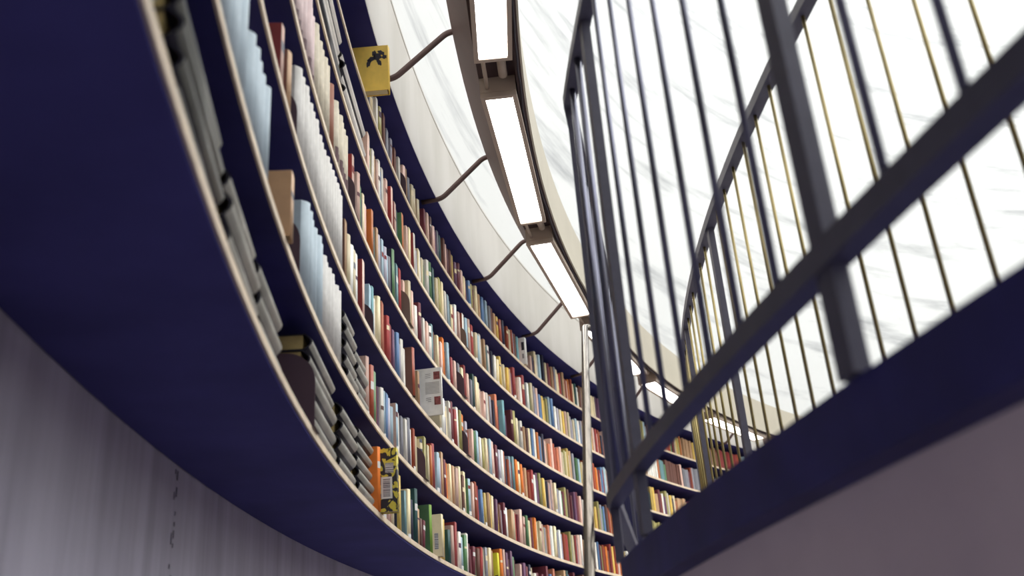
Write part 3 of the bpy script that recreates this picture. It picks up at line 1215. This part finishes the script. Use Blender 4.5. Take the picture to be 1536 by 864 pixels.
series(1, -3.62, -2.3, .052, .285, .18, PB, 'tall pale blue volume between bookend and white volumes, second shelf', 'tall pale blue volumes')
series(1, -2.28, -0.75, .046, .27, .18, PW, 'white volume beside the flat black pile, second shelf', 'white volumes on the second shelf')
series(2, -4.1, -0.6, .044, .30, .18, PW, 'tall white volume in the long uniform set on the third shelf', 'white set on the third shelf')
series(3, -5.7, -3.1, .044, .285, .18, PK, 'pinkish white volume with maroon foot label at the fourth shelf start', 'pinkish volumes on the fourth shelf', MAR, (.015, .055))
series(3, -3.1, -1.9, .044, .29, .18, PC, 'ivory volume before the brown spine on the fourth shelf', 'ivory volumes before the brown spine')
series(3, -1.4, -0.2, .046, .27, .18, PC, 'ivory volume with maroon foot label after the brown spine, fourth shelf', 'labelled ivory volumes', MAR, (.012, .075))
series(3, -1.78, -1.45, .046, .28, .18, mat('brown_bookcloth', '96604a', .6, noise=.1), 'single brown volume among the ivory ones on the fourth shelf', 'brown spine among ivory')
# ------------------------------------------------------------------ piles of volumes lying flat
M_FOLIO = mat('folio_sheen_grey', 'aaa79c', 0.42, spec=0.5, noise=.25, nscale=14)  # grey sheen on the dark spines, painted in as base colour
M_FOLIOB = mat('black_bookcloth', '24222e', 0.4, spec=0.5, noise=.2, nscale=14)
M_FOLIOW = mat('grey_white_bookcloth', 'e2ddd4', 0.5, noise=.15, nscale=14)
LEV = ['lowest', 'second', 'third', 'fourth', 'fifth', 'sixth', 'topmost']
def flat(name, k, t0, t1, z, th, r, m, label, group, pages=M_OLDPAGES, d=.25):
    L = rad(t1 - t0) * r * .985
    o = link(name, cover_bm(th, d, L, th * .42, True, 1), [M_FOLIOB, m])  # outer spine facets stay black, painting dark gaps between the volumes
    set_frame(o, t0, r, z, flat=True)
    tag(o, label, 'book', group)
    link('page_block', block_bm(th, d, L), pages, o)
def pile(k, t0, t1, ths, m, what, where, r=SPINE_R + .004, seed=0):
    rnd = random.Random(seed)
    z = ZS[k] + .0218
    for i, th in enumerate(ths):
        nm = LEV[i] if i < len(ths) - 1 else 'topmost'
        mm = m[i % len(m)] if isinstance(m, list) else m
        flat('flat_volume', k, t0 + rnd.uniform(0, .08), t1 - rnd.uniform(0.02, .12), z, th, r + rnd.uniform(-.008, .012), mm,
             '%s lying flat, %s in the pile %s' % (what or ('black bound volume' if mm is M_FOLIOB else 'off-white bound volume'), nm, where), 'volumes piled flat on the %s' % ROWN[k])
        z += th + .0008
D = M_FOLIO
D2 = mat('folio_sheen_dark', '66665f', 0.42, spec=0.5, noise=.25, nscale=14)  # dimmer tone of the painted spine sheen, for the nearest piles
pile(0, -11.5, -9.95, (.06, .066), D2, 'dark folio', 'first in view on the bottom shelf', seed=2)
pile(0, -9.4, -7.7, (.05, .045, .05, .046), D2, 'dark folio', 'second in view on the bottom shelf', seed=3)
pile(0, -7.6, -6.1, (.058, .062, .056), D, 'dark folio', 'third in view on the bottom shelf', seed=4)
pile(0, -6.0, -4.55, (.056, .06, .058), D, 'dark folio', 'before the plum bookend, bottom shelf', seed=5)
pile(0, -3.0, -1.0, (.062, .06, .058, .05, .048), D, 'dark folio', 'after the plum bookend, bottom shelf', seed=6)
pile(0, -.95, .4, (.062, .058, .054, .05), D, 'dark folio', 'midway to the orange book, bottom shelf', seed=7)
pile(0, .45, 1.85, (.05, .048, .05, .046, .044), D, 'dark folio', 'against the orange book, bottom shelf', seed=8)
pile(1, -.5, .46, (.056, .054, .055, .052, .05), D, 'dark folio', 'beside the white volumes, second shelf', seed=9)
pile(1, .5, 1.5, (.056, .05, .054, .05), D, 'dark folio', 'against the thin pink book, second shelf', seed=10)
WG = [M_FOLIOB, M_FOLIOB, M_FOLIOW, M_FOLIOW, M_FOLIOW]
pile(4, -4.3, -2.9, (.07, .06, .06, .055, .05), WG, None, 'at the start of the fifth shelf', seed=11)
pile(4, -2.85, -.75, (.06, .055, .055, .055, .05), WG, None, 'second in view on the fifth shelf', seed=12)
pile(4, -.7, 1.5, (.045, .05, .05, .052, .05), [M_FOLIOB, M_FOLIOW, M_FOLIOW, M_FOLIOW, M_FOLIOW], None, 'against the pink books, fifth shelf', seed=13)

# ------------------------------------------------------------------ bookends
def bookend(k, deg, m, label, out=.02, h=.17, depth=.15):
    t = thing('bookend', label, 'bookend', (0, 0, 0), 'bookends on the shelves')
    z = ZS[k] + .0216
    bm = bmesh.new()
    prof = [(0, 0), (depth, 0), (depth, h)]
    rr = min(.085, h * .5)
    for i in range(9):
        a = math.pi / 2 * i / 8
        prof.append((rr - rr * math.sin(a), h - rr + rr * math.cos(a)))
    A = [bm.verts.new((0, y, zz)) for y, zz in prof]
    Bv = [bm.verts.new((.003, y, zz)) for y, zz in prof]
    n = len(prof)
    bm.faces.new(A); bm.faces.new(Bv[::-1])
    for i in range(n): bm.faces.new((A[i], A[(i + 1) % n], Bv[(i + 1) % n], Bv[i]))
    link('upright_plate', bm, m, t)
    bm = bmesh.new()
    add_box(bm, (.045, depth / 2, -.0003), (.084, depth, .0004))
    link('foot', bm, m, t)
    near_b = [e[1] for e in rows if e[0] == k and abs(e[1] - deg) < .5]
    if near_b:
        deg = min(near_b, key=lambda q: abs(q - deg)) - .008
    set_frame(t, deg, SPINE_R - out, z)
bookend(0, -3.12, M_PLUM, 'large plum metal bookend among the dark folios on the bottom shelf', .03, .21)
bookend(1, -4.05, M_PLUM, 'plum metal bookend beside the tall blue volumes on the second shelf', .02, .19)
bookend(2, -4.45, M_PLUM, 'plum metal bookend before the white set on the third shelf', .02, .17)
bookend(2, 1.55, M_PLUM, 'plum metal bookend under the red book on the third shelf', .022, .15)
bookend(3, 0.05, M_PLUM, 'dark plum bookend in front of the red book on the fourth shelf', .025, .18)
bookend(3, 5.0, M_TANEND, 'brown rounded bookend beside the cream book on the fourth shelf', .034, .19)
bookend(1, 5.95, M_PLUM, 'plum rounded bookend against the lime book on the second shelf', .035, .17)
bookend(2, 10.65, M_PLUM, 'dark rounded bookend after the orange spine on the third shelf', .035, .17)
bookend(3, 10.55, M_PLUM, 'dark rounded bookend below the white spine on the fourth shelf', .04, .17)
bookend(4, 10.95, M_TANEND, 'brown bookend in front of the brick red book, fifth shelf', .03, .15)
bookend(5, 5.05, M_PLUM, 'dark rounded bookend in the near part of the top shelf', .025, .17)
